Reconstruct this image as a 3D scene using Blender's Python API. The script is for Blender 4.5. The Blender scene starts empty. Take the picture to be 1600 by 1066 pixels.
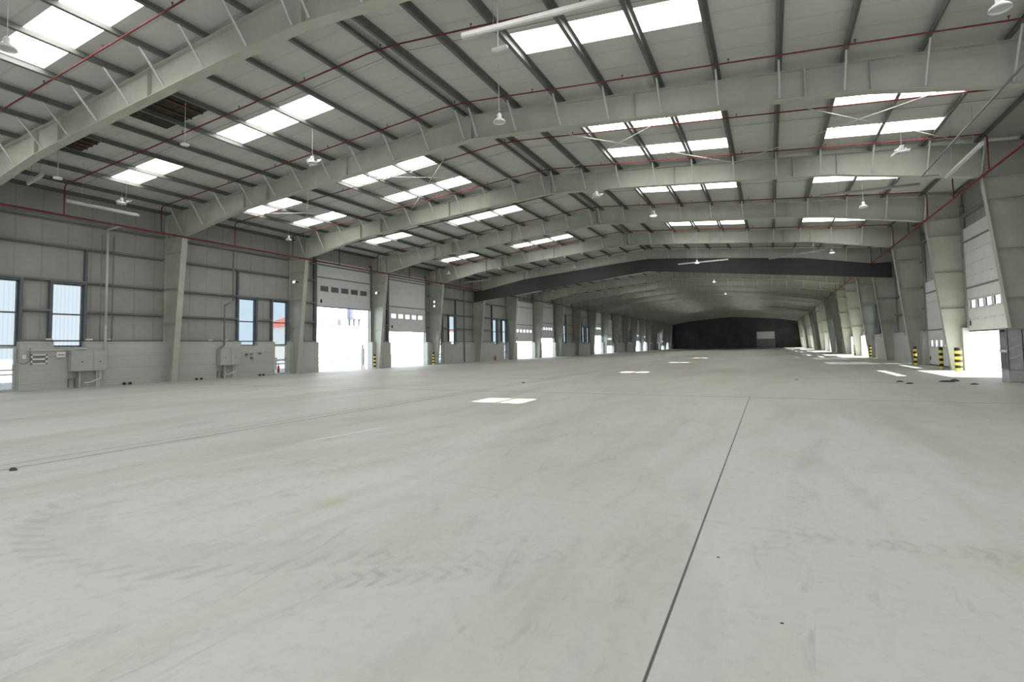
import bpy, math, random
from mathutils import Matrix, Vector
random.seed(7)
sc = bpy.context.scene
col = sc.collection

# ------------------------------------------------------------------ camera
YAW, PITCH, ROLL, FPX = 0.450394, 0.054777, 0.016534, 830.46
cy, sy, cp, sp, cr, sr = math.cos(YAW), math.sin(YAW), math.cos(PITCH), math.sin(PITCH), math.cos(ROLL), math.sin(ROLL)
Rv = Vector((cy, sy, 0)); Fh = Vector((-sy, cy, 0)); Zv = Vector((0, 0, 1))
Fv = Fh * cp + Zv * sp
Uv = Fh * -sp + Zv * cp
cx_, cy_ = Rv * cr - Uv * sr, Rv * sr + Uv * cr
cam_d = bpy.data.cameras.new('camera')
cam = bpy.data.objects.new('camera', cam_d); col.objects.link(cam)
M = Matrix((cx_, cy_, -Fv)).transposed().to_4x4(); M.translation = Vector((0, 0, 1.6))
cam.matrix_world = M
cam_d.sensor_width = 36; cam_d.lens = FPX / 1600 * 36; cam_d.shift_y = -0.02266
cam_d.clip_start = 0.05; cam_d.clip_end = 2000
sc.camera = cam

# ------------------------------------------------------------------ light
W_STR, SUN, SKYLIGHT = 3.0, 24.0, 7.6
EXPOSURE = 0.31
w = bpy.data.worlds.new('world'); sc.world = w; w.use_nodes = True
w.node_tree.nodes['Background'].inputs[0].default_value = (0.82, 0.91, 1.0, 1)
w.node_tree.nodes['Background'].inputs[1].default_value = W_STR
sl = bpy.data.lights.new('sun', 'SUN'); sl.energy = SUN; sl.angle = 0.009; sl.color = (1, .97, .9)
so = bpy.data.objects.new('sun', sl); col.objects.link(so)
el = math.radians(40.6)
so.matrix_world = Vector((math.cos(el), -0.01, math.sin(el))).to_track_quat('Z', 'Y').to_matrix().to_4x4()
so.location = (60, 20, 60)
sc.view_settings.view_transform = 'Standard'; sc.view_settings.look = 'None'
sc.view_settings.exposure = EXPOSURE; sc.view_settings.gamma = 1
sc.view_settings.use_curve_mapping = False
try:
    sc.cycles.max_bounces = 7; sc.cycles.diffuse_bounces = 5; sc.cycles.glossy_bounces = 3
    sc.cycles.transparent_max_bounces = 8; sc.cycles.sample_clamp_indirect = 6
    sc.cycles.use_denoising = True; sc.cycles.caustics_reflective = False
except Exception: pass

# ------------------------------------------------------------------ layout (metres)
XC = -10.39                      # ridge line
XL, XR = -30.15, 9.35            # wall faces
Y0, DY = 18.13, 8.52             # second frame seen, bay length
YB, YE = -15.9, 188.5            # back and far end of the hall
KS = list(range(-1, 20))         # frames in view
def FY(k): return Y0 + k * DY
def zt(d): return 10.87 - .085 * abs(d)      # top of rafters
def zl(d): return 11.07 - .085 * abs(d)      # roof lining
PURL = [.3, 2.0, 3.8, 5.6, 7.4, 9.2, 10.95, 12.65, 14.55, 16.4, 18.1, 19.5]
ORD = ['first', 'second', 'third', 'fourth', 'fifth', 'sixth', 'seventh', 'eighth', 'ninth', 'tenth', 'eleventh', 'twelfth', 'thirteenth',
       'fourteenth', 'fifteenth', 'sixteenth', 'seventeenth', 'eighteenth', 'nineteenth', 'twentieth', 'twenty-first', 'twenty-second']

# ------------------------------------------------------------------ node helper
class NT:
    def __init__(s, name):
        s.m = bpy.data.materials.new(name); s.m.use_nodes = True
        s.t = s.m.node_tree; s.n = s.t.nodes; s.b = s.n['Principled BSDF']
        s.out = s.n['Material Output']
    def new(s, ty, **k):
        x = s.n.new(ty)
        for a, v in k.items(): setattr(x, a, v)
        return x
    def put(s, sock, v):
        if isinstance(v, (int, float)): sock.default_value = v
        elif isinstance(v, tuple): sock.default_value = v
        else: s.t.links.new(v, sock)
    def math(s, op, a, b=0.0, c=0.0):
        x = s.new('ShaderNodeMath', operation=op)
        s.put(x.inputs[0], a); s.put(x.inputs[1], b)
        if len(x.inputs) > 2: s.put(x.inputs[2], c)
        return x.outputs[0]
    def pos(s):
        g = s.new('ShaderNodeTexCoord').outputs['Object']
        x = s.new('ShaderNodeSeparateXYZ'); s.t.links.new(g, x.inputs[0]); s.P = g
        return x.outputs[0], x.outputs[1], x.outputs[2]
    def noise(s, scale, detail=4, rough=.55, stretch=None, rot=0, distort=0):
        mp = s.new('ShaderNodeMapping'); s.t.links.new(s.P, mp.inputs[0])
        if stretch: mp.inputs['Scale'].default_value = stretch
        mp.inputs['Rotation'].default_value = (0, 0, rot)
        x = s.new('ShaderNodeTexNoise'); s.t.links.new(mp.outputs[0], x.inputs['Vector'])
        x.inputs['Scale'].default_value = scale; x.inputs['Detail'].default_value = detail
        x.inputs['Roughness'].default_value = rough; x.inputs['Distortion'].default_value = distort
        return x.outputs[0]
    def ramp(s, v, a, b, lo=0.0, hi=1.0):
        x = s.new('ShaderNodeMapRange'); s.put(x.inputs[0], v)
        for i, q in enumerate((a, b, lo, hi)): x.inputs[i + 1].default_value = q
        return x.outputs[0]
    def mix(s, f, a, b):
        x = s.new('ShaderNodeMix', data_type='RGBA'); s.put(x.inputs[0], f)
        s.put(x.inputs[6], a); s.put(x.inputs[7], b); return x.outputs[2]
    def band(s, v, c, hw, soft=.004):      # 1 inside |v-c|<hw
        d = s.math('ABSOLUTE', s.math('SUBTRACT', v, c))
        return s.ramp(d, hw, hw + soft, 1.0, 0.0)
    def range(s, v, a, b, soft=.2):
        return s.math('MULTIPLY', s.ramp(v, a, a + soft), s.ramp(v, b - soft, b, 1, 0))
    def bump(s, h, strength=.3, dist=.01):
        x = s.new('ShaderNodeBump'); x.inputs['Strength'].default_value = strength; x.inputs['Distance'].default_value = dist
        s.put(x.inputs['Height'], h); s.t.links.new(x.outputs[0], s.b.inputs['Normal'])

def simple(name, c, rough=.6, metal=0.0, var=.12, scale=2.0, spec=.4):
    t = NT(name); t.pos()
    n = t.noise(scale, 5, .6)
    k = 1 - var
    t.put(t.b.inputs['Base Color'], t.mix(t.ramp(n, .3, .7), (c[0]*k, c[1]*k, c[2]*k, 1), (min(1, c[0]*(1+var)), min(1, c[1]*(1+var)), min(1, c[2]*(1+var)), 1)))
    t.b.inputs['Roughness'].default_value = rough; t.b.inputs['Metallic'].default_value = metal
    t.b.inputs['Specular IOR Level'].default_value = spec
    return t.m
def emis(name, c, s):
    t = NT(name); e = t.new('ShaderNodeEmission'); e.inputs[0].default_value = (*c, 1); e.inputs[1].default_value = s
    t.t.links.new(e.outputs[0], t.out.inputs[0]); return t.m

M_STEEL = simple('painted_frame_steel', (.43, .44, .385), .5, var=.1, scale=1.2)
M_PURLIN = simple('galvanised_purlin', (.145, .155, .145), .5, .1, var=.1)
M_GIRT = simple('grey_wall_rail', (.20, .205, .20), .5, var=.1)
M_POST = simple('dark_window_post', (.12, .135, .15), .45, var=.1)
M_BLACK = simple('black_rubber', (.02, .02, .02), .6)
M_RED = simple('red_pipe_paint', (.15, .018, .022), .5, var=.2)
M_WHITE = simple('white_enamel', (.75, .75, .73), .4, var=.05)
M_BOX = simple('light_grey_enclosure', (.42, .43, .42), .45, var=.06)
M_PLATE = simple('pale_conduit', (.55, .55, .53), .5, var=.08)
M_YEL = simple('yellow_bollard_paint', (.85, .72, .08), .5, var=.1)
M_ROD = simple('thin_steel_rod', (.30, .30, .28), .45, .3)
M_DOOR = simple('door_panel_white', (.68, .70, .70), .45, var=.04)
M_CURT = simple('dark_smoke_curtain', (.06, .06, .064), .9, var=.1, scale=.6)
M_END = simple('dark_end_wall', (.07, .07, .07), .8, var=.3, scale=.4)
M_CAB = simple('brushed_cabinet_steel', (.42, .43, .45), .35, .35, var=.15, scale=4)
M_DGLASS = simple('dark_cabinet_glass', (.10, .11, .12), .15, var=.2)
M_DEBRIS = simple('dark_debris', (.05, .055, .06), .8, var=.4, scale=20)
M_DIMPANE = simple('painted_dim_pane', (.11, .12, .12), .4, var=.5, scale=14)  # panes raised against the wall: dimness behind the glass painted into their colour
M_TILE = simple('red_roof_tile', (.55, .17, .13), .7)
M_BUILD = simple('outside_white_wall', (.8, .8, .78), .8, var=.05)
M_TANK = simple('dark_water_tank', (.10, .11, .14), .7)
M_PLASTIC = simple('cloudy_plastic', (.7, .72, .73), .4, var=.2, scale=9)
M_SKY = emis('skylight_sheet', (1.0, .985, .94), SKYLIGHT)
M_LAMP = emis('lit_lamp_lens', (1, .98, .92), 14)
M_FLOOD = emis('lit_floodlight_lens', (1, 1, 1), 6)

def window_glass(name, tint, stripes):
    t = NT(name); x, y, z = t.pos()
    tr = t.new('ShaderNodeBsdfTransparent')
    c = tuple(tint) + (1,)
    if stripes:
        s_ = t.math('ABSOLUTE', t.math('SINE', t.math('MULTIPLY', y, 3.14159 / .16)))
        k = t.ramp(s_, 0, .5, .92, 1.0)
        m = t.mix(k, (0, 0, 0, 1), c); t.t.links.new(m, tr.inputs[0])
    else: tr.inputs[0].default_value = c
    gl = t.new('ShaderNodeBsdfGlossy'); gl.inputs['Roughness'].default_value = .2
    mx = t.new('ShaderNodeMixShader'); mx.inputs[0].default_value = .04
    t.t.links.new(tr.outputs[0], mx.inputs[1]); t.t.links.new(gl.outputs[0], mx.inputs[2]); t.t.links.new(mx.outputs[0], t.out.inputs[0])
    return t.m
M_GLASS = window_glass('ribbed_translucent_glazing', (.505, .52, .52), True)
M_GLASSB = window_glass('pale_blue_glazing', (.455, .49, .505), False)
M_PANE = window_glass('door_vision_pane', (.85, .85, .86), False)

def mat_floor():
    t = NT('dusty_concrete_floor'); x, y, z = t.pos()
    n1 = t.noise(.12, 4, .5); n2 = t.noise(1.3, 6, .62, rot=.6, stretch=(1, .35, 1), distort=.6)
    n3 = t.noise(9, 6, .7); n4 = t.noise(.45, 5, .6, rot=-.9, stretch=(1, .22, 1), distort=.8)
    n5 = t.noise(3.2, 7, .7, rot=.35, stretch=(1, .3, 1), distort=1.2)
    yw0 = t.math('ADD', y, t.math('MULTIPLY', n2, .3))
    c = t.mix(t.ramp(n1, .35, .65), (.49, .495, .47, 1), (.555, .56, .54, 1))
    c = t.mix(t.ramp(n4, .45, .68, 0, .6), c, (.40, .385, .33, 1))
    c = t.mix(t.ramp(n2, .54, .72, 0, .45), c, (.33, .33, .31, 1))
    c = t.mix(t.ramp(n5, .58, .72, 0, .55), c, (.31, .31, .295, 1))
    c = t.mix(t.ramp(n3, .5, .72, 0, .4), c, (.34, .34, .33, 1))
    # pale dust smears
    n6 = t.noise(.8, 5, .6, rot=1.0, stretch=(1, .2, 1), distort=.5)
    c = t.mix(t.ramp(n6, .58, .75, 0, .40), c, (.63, .63, .60, 1))
    # ring shaped tyre track
    dx = t.math('SUBTRACT', x, -5.02); dy = t.math('SUBTRACT', y, 4.77)
    r = t.math('SQRT', t.math('ADD', t.math('MULTIPLY', dx, dx), t.math('MULTIPLY', dy, dy)))
    a = t.math('ARCTAN2', dy, dx)
    tread = t.ramp(t.math('SINE', t.math('ADD', t.math('MULTIPLY', a, 62), t.math('MULTIPLY', r, 24))), -.1, .5)
    edge = t.math('MULTIPLY', t.band(r, 2.52, .10, .04), tread)
    edge2 = t.math('MULTIPLY', t.band(r, 2.02, .07, .05), tread)
    body = t.math('MULTIPLY', t.range(r, 1.9, 2.66, .15), .35)
    arc = t.range(a, -2.75, -.15, .5)
    wear = t.ramp(t.noise(1.1, 3), .3, .55)
    tr = t.math('MULTIPLY', t.math('MULTIPLY', t.math('MAXIMUM', t.math('MAXIMUM', edge, t.math('MULTIPLY', edge2, .6)), body), arc), wear)
    c = t.mix(t.math('MULTIPLY', tr, .42), c, (.30, .30, .285, 1))
    # straight tyre tracks
    for (px, py, ang, x0, x1, st) in ((-1.9, 3.7, .42, -1.6, 1.6, .25), (-1.2, 4.3, .30, -1.4, 1.3, .2), (1.1, 5.15, .12, -1.2, 1.4, .5), (0.35, 7.5, 1.45, -3.5, 3.5, .22), (-2.4, 3.1, .55, -.8, .9, .6), (-4.2, 7.5, 1.1, -5, 6, .22), (-5.1, 7.9, 1.12, -5, 7, .18)):
        ca, sa = math.cos(ang), math.sin(ang)
        X_ = t.math('SUBTRACT', x, px); Y_ = t.math('SUBTRACT', y, py)
        u = t.math('ADD', t.math('MULTIPLY', X_, ca), t.math('MULTIPLY', Y_, sa))
        v = t.math('SUBTRACT', t.math('MULTIPLY', Y_, ca), t.math('MULTIPLY', X_, sa))
        tp = t.ramp(t.math('SINE', t.math('ADD', t.math('MULTIPLY', u, 42), t.math('MULTIPLY', t.math('ABSOLUTE', v), 30))), 0, .6)
        mk = t.math('MULTIPLY', t.math('MULTIPLY', t.band(v, 0, .11, .05), t.range(u, x0, x1, .5)), t.math('MULTIPLY', t.ramp(n5, .38, .58), t.math('ADD', t.math('MULTIPLY', tp, .7), .3)))
        c = t.mix(t.math('MULTIPLY', mk, st), c, (.28, .28, .265, 1))
    # pale scrape
    ds = t.math('MULTIPLY', t.band(t.math('SUBTRACT', x, t.math('MULTIPLY', t.math('SUBTRACT', y, 7.8), .13)), -7.3, .03, .05), t.range(y, 6.7, 9.0, .6))
    c = t.mix(t.math('MULTIPLY', ds, .6), c, (.72, .72, .70, 1))
    # ochre stains
    for (px, py, rr, st) in ((-4.2, 4.25, .35, .5), (1.9, 5.0, 1.1, .45), (-4.5, 10.5, 1.4, .22), (-9, 15.5, 2.6, .2), (-2.4, 9.5, .8, .22)):
        X_ = t.math('SUBTRACT', x, px); Y_ = t.math('MULTIPLY', t.math('SUBTRACT', y, py), 1.6)
        q = t.math('SQRT', t.math('ADD', t.math('MULTIPLY', X_, X_), t.math('MULTIPLY', Y_, Y_)))
        k = t.math('MULTIPLY', t.ramp(q, rr * .2, rr, 1, 0), t.ramp(n2, .38, .6))
        c = t.mix(t.math('MULTIPLY', k, st), c, (.38, .36, .24, 1))
    # floor gets gradually darker and browner along the hall
    far_tone = t.ramp(t.math('ADD', yw0, 0.0), 9, 30)
    c = t.mix(t.math('MULTIPLY', far_tone, .55), c, (.36, .345, .29, 1))
    # saw cut joints
    j = t.math('MULTIPLY', t.band(x, -.6, .006, .005), t.ramp(y, 17.6, 17.8, 1, 0))
    wob = t.math('MULTIPLY', t.math('SUBTRACT', n2, .5), .05)
    xw = t.math('ADD', x, wob); yw = t.math('ADD', y, wob)
    j2 = t.math('MAXIMUM', t.band(xw, -9.72, .022, .02), t.math('MULTIPLY', t.band(xw, -10.12, .012, .02), .8))
    j3 = t.math('MAXIMUM', t.band(yw, 17.25, .03, .05), t.math('MULTIPLY', t.band(yw, 24.6, .05, .06), .7))
    s1 = t.math('ADD', yw, t.math('MULTIPLY', x, .09))
    j4 = t.math('MULTIPLY', t.math('MULTIPLY', t.band(s1, 5.12, .015, .03), t.range(x, -9, 1.5, .5)), .22)
    fr = t.math('MULTIPLY', t.band(t.math('FRACT', t.math('DIVIDE', t.math('SUBTRACT', yw, 24.6), 17.04)), .5, .0025, .003), t.math('MULTIPLY', t.ramp(y, 26, 27), .5))
    jn = t.math('MULTIPLY', t.ramp(n3, .3, .6, .55, 1), .75)
    for q, s in ((j, 1.0), (j2, 1.0), (j3, .9), (j4, .5), (fr, .5)):
        c = t.mix(t.math('MULTIPLY', t.math('MULTIPLY', q, s), jn if q is not j else 1.0), c, (.075, .075, .07, 1))
    # dark ground-in dirt along the two ruts
    c = t.mix(t.math('MULTIPLY', t.math('MULTIPLY', t.band(xw, -9.93, .25, .2), .22), t.ramp(n2, .35, .6)), c, (.26, .26, .24, 1))
    t.put(t.b.inputs['Base Color'], c)
    t.put(t.b.inputs['Roughness'], t.ramp(n4, .3, .7, .50, .66))
    t.b.inputs['Specular IOR Level'].default_value = .35
    t.bump(t.math('ADD', n5, t.math('MULTIPLY', n3, .4)), .12, .01)
    return t.m

def mat_sheet(name, c1, c2, axis, pitch, seam=None, rough=.55, sseam=.7, c3=None):
    """lining sheet: thin ribs across, optional wide seams and grime"""
    t = NT(name); x, y, z = t.pos(); v = {'x': x, 'y': y, 'z': z}[axis]
    n = t.noise(.35, 4, .6); n2 = t.noise(3, 5, .65)
    c = t.mix(t.ramp(n, .35, .68), (*c1, 1), (*c2, 1))
    c = t.mix(t.ramp(n2, .55, .8, 0, .25), c, (c1[0] * .6, c1[1] * .6, c1[2] * .58, 1))
    f = t.math('FRACT', t.math('DIVIDE', v, pitch))
    rib = t.band(f, .5, .018, .03)
    c = t.mix(t.math('MULTIPLY', rib, .22), c, (c1[0] * .5, c1[1] * .5, c1[2] * .5, 1))
    t.put(t.b.inputs['Base Color'], c); t.b.inputs['Roughness'].default_value = rough
    t.bump(t.math('MULTIPLY', rib, 1.0), .35, .01)
    return t.m
M_FLOOR = mat_floor()
M_CEIL = mat_sheet('roof_lining_sheet', (.50, .515, .485), (.57, .58, .55), 'y', 1.0)
M_CLAD = mat_sheet('wall_lining_sheet', (.31, .315, .295), (.37, .375, .355), 'y', 1.0)
M_DADO = mat_sheet('painted_block_wall', (.42, .425, .40), (.49, .495, .47), 'z', .6, rough=.7)
M_GROUND = simple('sunlit_yard_concrete', (.62, .62, .60), .8, var=.06, scale=.3)

# ------------------------------------------------------------------ mesh helper
class MB:
    def __init__(s): s.v = []; s.f = []
    def box(s, x0, y0, z0, x1, y1, z1):
        b = len(s.v)
        s.v += [(x0, y0, z0), (x1, y0, z0), (x1, y1, z0), (x0, y1, z0), (x0, y0, z1), (x1, y0, z1), (x1, y1, z1), (x0, y1, z1)]
        s.f += [tuple(b + i for i in q) for q in ((0, 3, 2, 1), (4, 5, 6, 7), (0, 1, 5, 4), (1, 2, 6, 5), (2, 3, 7, 6), (3, 0, 4, 7))]
        return s
    def prism(s, poly, d):            # polygon (3d points) extruded by vector d
        b = len(s.v); n = len(poly); d = Vector(d)
        s.v += [tuple(p) for p in poly] + [tuple(Vector(p) + d) for p in poly]
        s.f += [tuple(range(b + n - 1, b - 1, -1)), tuple(range(b + n, b + 2 * n))]
        s.f += [(b + i, b + (i + 1) % n, b + n + (i + 1) % n, b + n + i) for i in range(n)]
        return s
    def tube(s, p, q, r, n=8, r2=None):
        p, q = Vector(p), Vector(q); a = (q - p).normalized()
        u = a.orthogonal().normalized(); w_ = a.cross(u); b = len(s.v); r2 = r if r2 is None else r2
        for c_, rr in ((p, r), (q, r2)):
            for i in range(n):
                t = 2 * math.pi * i / n; s.v.append(tuple(c_ + u * (math.cos(t) * rr) + w_ * (math.sin(t) * rr)))
        s.f += [tuple(range(b + n - 1, b - 1, -1)), tuple(range(b + n, b + 2 * n))]
        s.f += [(b + i, b + (i + 1) % n, b + n + (i + 1) % n, b + n + i) for i in range(n)]
        return s
    def poly(s, pts, r, n=8):
        for p, q in zip(pts, pts[1:]): s.tube(p, q, r, n)
        return s
    def lathe(s, prof, n=20, o=(0, 0, 0)):
        b = len(s.v)
        for (r, z) in prof:
            for i in range(n):
                t = 2 * math.pi * i / n; s.v.append((o[0] + r * math.cos(t), o[1] + r * math.sin(t), o[2] + z))
        for k in range(len(prof) - 1):
            for i in range(n):
                s.f.append((b + k * n + i, b + k * n + (i + 1) % n, b + (k + 1) * n + (i + 1) % n, b + (k + 1) * n + i))
        return s
    def strip(s, A, B, th):           # bent plate between two polylines, thickness th downward (z)
        for i in range(len(A) - 1):
            s.prism([A[i], A[i + 1], B[i + 1], B[i]], (0, 0, -th))
        return s
    def build(s, name, mat, parent=None, bevel=0, smooth=False):
        me = bpy.data.meshes.new(name); me.from_pydata(s.v, [], s.f); me.update()
        me.materials.append(mat)
        o = bpy.data.objects.new(name, me); col.objects.link(o)
        if parent is not None:
            o.parent = parent; o.location = -Vector(parent['_o']) if '_o' in parent else (0, 0, 0)
        if bevel:
            m = o.modifiers.new('bevel', 'BEVEL'); m.width = bevel; m.segments = 2; m.limit_method = 'ANGLE'
        if smooth:
            for p_ in me.polygons: p_.use_smooth = True
        return o
def tag(o, label, cat, group=None):
    o['label'] = label; o['category'] = cat
    if group: o['group'] = group
    return o
def empty(name, loc=(0, 0, 0)):
    o = bpy.data.objects.new(name, None); col.objects.link(o); o.location = loc; o['_o'] = tuple(loc); o.empty_display_size = .2
    return o
def thing(name, label, cat, loc=(0, 0, 0), group=None): return tag(empty(name, loc), label, cat, group)
def struct(o): o['kind'] = 'structure'; return o

# ------------------------------------------------------------------ floor, yard, walls, roof
struct(MB().box(XL - .05, YB, -.3, XR + .05, YE, 0).build('floor', M_FLOOR))
struct(MB().box(XL - 250, -120, -.5, XL - .05, 400, -.06).build('ground', M_GROUND))
struct(MB().box(XR + .05, -120, -.5, XR + 250, 400, -.06).build('ground', M_GROUND))

def bay(k): return FY(k), FY(k + 1)            # bay k lies beyond frame k
# kind of each bay, left and right: W windows, D roller doors
def kind(k): return 'D' if (k - 1) % 4 in (0, 1) else 'W'
# openings: (y0, y1, z0, z1)
WIN = {}; DOORS = {}; GDOOR = {}
for k in range(-2, 20):
    a = FY(k)
    if kind(k) == 'W':
        first = (k % 4) == 3      # bays -1, 3, 7 ... windows near the start; 0, 4 ... near the end
        WIN[k] = [(a + .80, a + 2.05), (a + 3.29, a + 4.54)] if first else [(a + 4.44, a + 5.66), (a + 6.98, a + 8.2)]
        GDOOR[k] = 0 if first else 1
    else:
        odd = (k % 4) == 1
        DOORS[k] = (a + 2.3, a + 8.15) if odd else (a + 2.05, a + 7.55)
BOTL = {1: 4.88, 2: 3.2, 5: 2.4, 6: 2.9, 9: 3.6, 10: 1.6, 13: 2.6, 14: 2.4, 17: 1.2, 18: 2.2}
BOTR = {1: 2.05, 2: .06, 5: 2.4, 6: 3.0, 9: 2.6, 10: 3.0, 13: 2.8, 14: 2.5, 17: 2.6, 18: 2.5}
OPH = 5.2

WINS = {'left': WIN, 'right': {k: v for k, v in WIN.items() if k > 0}}
def wall(side, X, out):
    """cladding sheet with the openings left out"""
    ys = {YB, YE}; holes = []
    for k, L in WINS[side].items():
        for i, (a, b) in enumerate(L):
            z0 = 0.0 if GDOOR[k] == i else 1.97
            holes.append((a, b, z0, 4.95)); ys |= {a, b}
    for k, (a, b) in DOORS.items():
        holes.append((a, b, 0.0, OPH)); ys |= {a, b}
    ys = sorted(ys); zs = [0.0, 1.97, 4.95, OPH, 9.75]
    m = MB()
    for i in range(len(ys) - 1):
        for j in range(len(zs) - 1):
            yc, zc = (ys[i] + ys[i + 1]) / 2, (zs[j] + zs[j + 1]) / 2
            if any(a < yc < b and c < zc < d for a, b, c, d in holes): continue
            m.box(min(X, X + out), ys[i], zs[j], max(X, X + out), ys[i + 1], zs[j + 1])
    struct(m.build('wall_' + side, M_CLAD))
    # low block wall in front of it, between openings
    m = MB(); inn = -out / abs(out) * .38
    for i in range(len(ys) - 1):
        yc = (ys[i] + ys[i + 1]) / 2
        zt_ = 2.2
        for a, b, c, d in holes:
            if a < yc < b: zt_ = 1.95 if c > 0 else 0
        if zt_: m.box(min(X, X + inn), ys[i], 0, max(X, X + inn), ys[i + 1], zt_)
    struct(m.build('wall_' + side + '_base', M_DADO))
wall('left', XL, -.12); wall('right', XR, .12)
hw = (XR - XL) / 2
def gable(y, y2, m_, name):
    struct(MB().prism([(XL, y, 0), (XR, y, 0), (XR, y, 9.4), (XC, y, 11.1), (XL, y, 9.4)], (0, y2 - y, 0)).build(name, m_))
gable(YE, YE + .3, M_END, 'wall_far'); # unseen near end behind the camera, its opening shaped to steer light: closed on the left, standing open on the right below a gable panel
struct(MB().prism([(XL, YB - .3, 6.5), (XR, YB - .3, 6.5), (XR, YB - .3, 9.4), (XC, YB - .3, 11.1), (XL, YB - .3, 9.4)], (0, .3, 0)).box(XL, YB - .3, 0, -11.0, YB, 6.5).build('wall_near', M_CLAD))

# roof lining with the skylight openings left out
STR = {-4: [(-13.2, -12.0), (-9.8, -8.6)], -3: [(-4.8, -3.6), (-1.4, -.2)], -2: [(6.8, 8.0)], -1: [(13.6, 14.8)], 0: [(20.5, 21.7), (23.9, 25.1)], 1: [(30.65, 31.85)], 2: [(40.75, 41.95)]}  # strips behind the camera are unseen, added to brighten the near floor
for k in range(6, 14): a = FY(k); STR[k] = [(a + 4.0, a + 5.2)]
STR[3] = [(47.8, 49.0)]; STR[5] = [(63.4, 64.6)]; STR[4] = [(57.0, 58.2)]
SPANS = [(3.9, 9.15), (12.72, 16.42)]
HOLE = (13.95, 15.35)                 # a missing strip of sheet: the sun falls through
sheets = [s for L in STR.values() for s in L]
ys = sorted({YB, YE} | {v for s in sheets for v in s})
nw = 1
m = MB()
def roofq(m, s, d0, d1, y0, y1, th=.06):
    P_ = [(XC + s * d0, y0, zl(d0)), (XC + s * d1, y0, zl(d1)), (XC + s * d1, y1, zl(d1)), (XC + s * d0, y1, zl(d0))]
    m.prism(P_ if s > 0 else P_[::-1], (0, 0, th))
for s in (-1, 1):
    ds = [0, 3.9, 9.15, 12.72, 16.42, 20.0]
    for i in range(len(ds) - 1):
        for j in range(len(ys) - 1):
            lit = any(abs(a - ys[j]) < 1e-6 for a, b in sheets) and i in ((1, 3) if ys[j] < 69 else (1,))
            if not lit: roofq(m, s, ds[i], ds[i + 1], ys[j], ys[j + 1])
struct(m.build('ceiling', M_CEIL))
def skylight(s, d0, d1, y0, y1):
    """corrugated translucent sheet lying in its opening"""
    global nw
    m = MB(); n = 24
    prof = []
    for i in range(n + 1):
        y = y0 + (y1 - y0) * i / n; ph = (i % 8)
        prof.append((y, .03 if ph in (3, 4) else (0.0 if ph < 2 or ph > 5 else .015)))
    b = 0
    for (y, h) in prof:
        m.v += [(XC + s * d0, y, zl(d0) + .01 + h), (XC + s * d1, y, zl(d1) + .01 + h)]
    for i in range(n): m.f.append((2 * i, 2 * i + 1, 2 * i + 3, 2 * i + 2))
    struct(m.build('window_%d' % nw, M_SKY)); nw += 1
for k in sorted(STR):
    for (a, b) in STR[k]:
        for s in (-1, 1):
            for (d0, d1) in (SPANS if k < 6 else SPANS[:1]):
                if s > 0 and d0 > 10 and k in (-1, 1, 3, 5):
                    skylight(s, d0, HOLE[0], a, b); skylight(s, HOLE[1], d1, a, b)
                else: skylight(s, d0, d1, a, b)

# dark gaps where the lining has come away, with timber showing
def gap(nm, d0, d1, y0, y1, s=-1):
    m = MB()
    roofq(m, s, d0, d1, y0, y1, -.003)
    o = m.build('ceiling_gap', simple('bare_rusty_deck', (.035, .035, .02), .9, var=.6, scale=4)); tag(o, nm, 'ceiling damage')
    m = MB()
    for i in range(3):
        dd = d0 + (d1 - d0) * (i + .8) / 4.2
        m.prism([(XC + s * dd, y0, zl(dd) - .03), (XC + s * (dd + .1), y0, zl(dd) - .03), (XC + s * (dd + .1), y1, zl(dd) - .03), (XC + s * dd, y1, zl(dd) - .03)], (0, 0, -.03))
    o['_o'] = (0, 0, 0)
    m.build('batten', simple('rusty_batten', (.09, .035, .025), .8), o)
gap('large dark hole in the roof lining behind the nearest frame, left slope', 7.5, 10.2, 10.75, 12.3)
gap('small black hole in the roof lining low on the left slope', 13.0, 14.5, 10.3, 11.5)

# ------------------------------------------------------------------ purlins
for s in (-1, 1):
    side = 'left' if s < 0 else 'right'
    for i, d in enumerate(PURL):
        m = MB(); x = XC + s * d; zb = zt(d) + .005; zu = zl(d) - .004
        # Z section running the whole hall
        m.box(x - .012, YB, zb, x + .012, YE, zu)
        m.box(min(x, x - s * .10), YB, zb, max(x, x - s * .10), YE, zb + .008)
        m.box(min(x, x + s * .10), YB, zu - .02, max(x, x + s * .10), YE, zu - .012)
        o = m.build('purlin', M_PURLIN)
        tag(o, 'long grey roof purlin on the %s slope, %s from the ridge' % (side, ORD[i]), 'purlin', 'roof purlins on the %s slope' % side)
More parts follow.
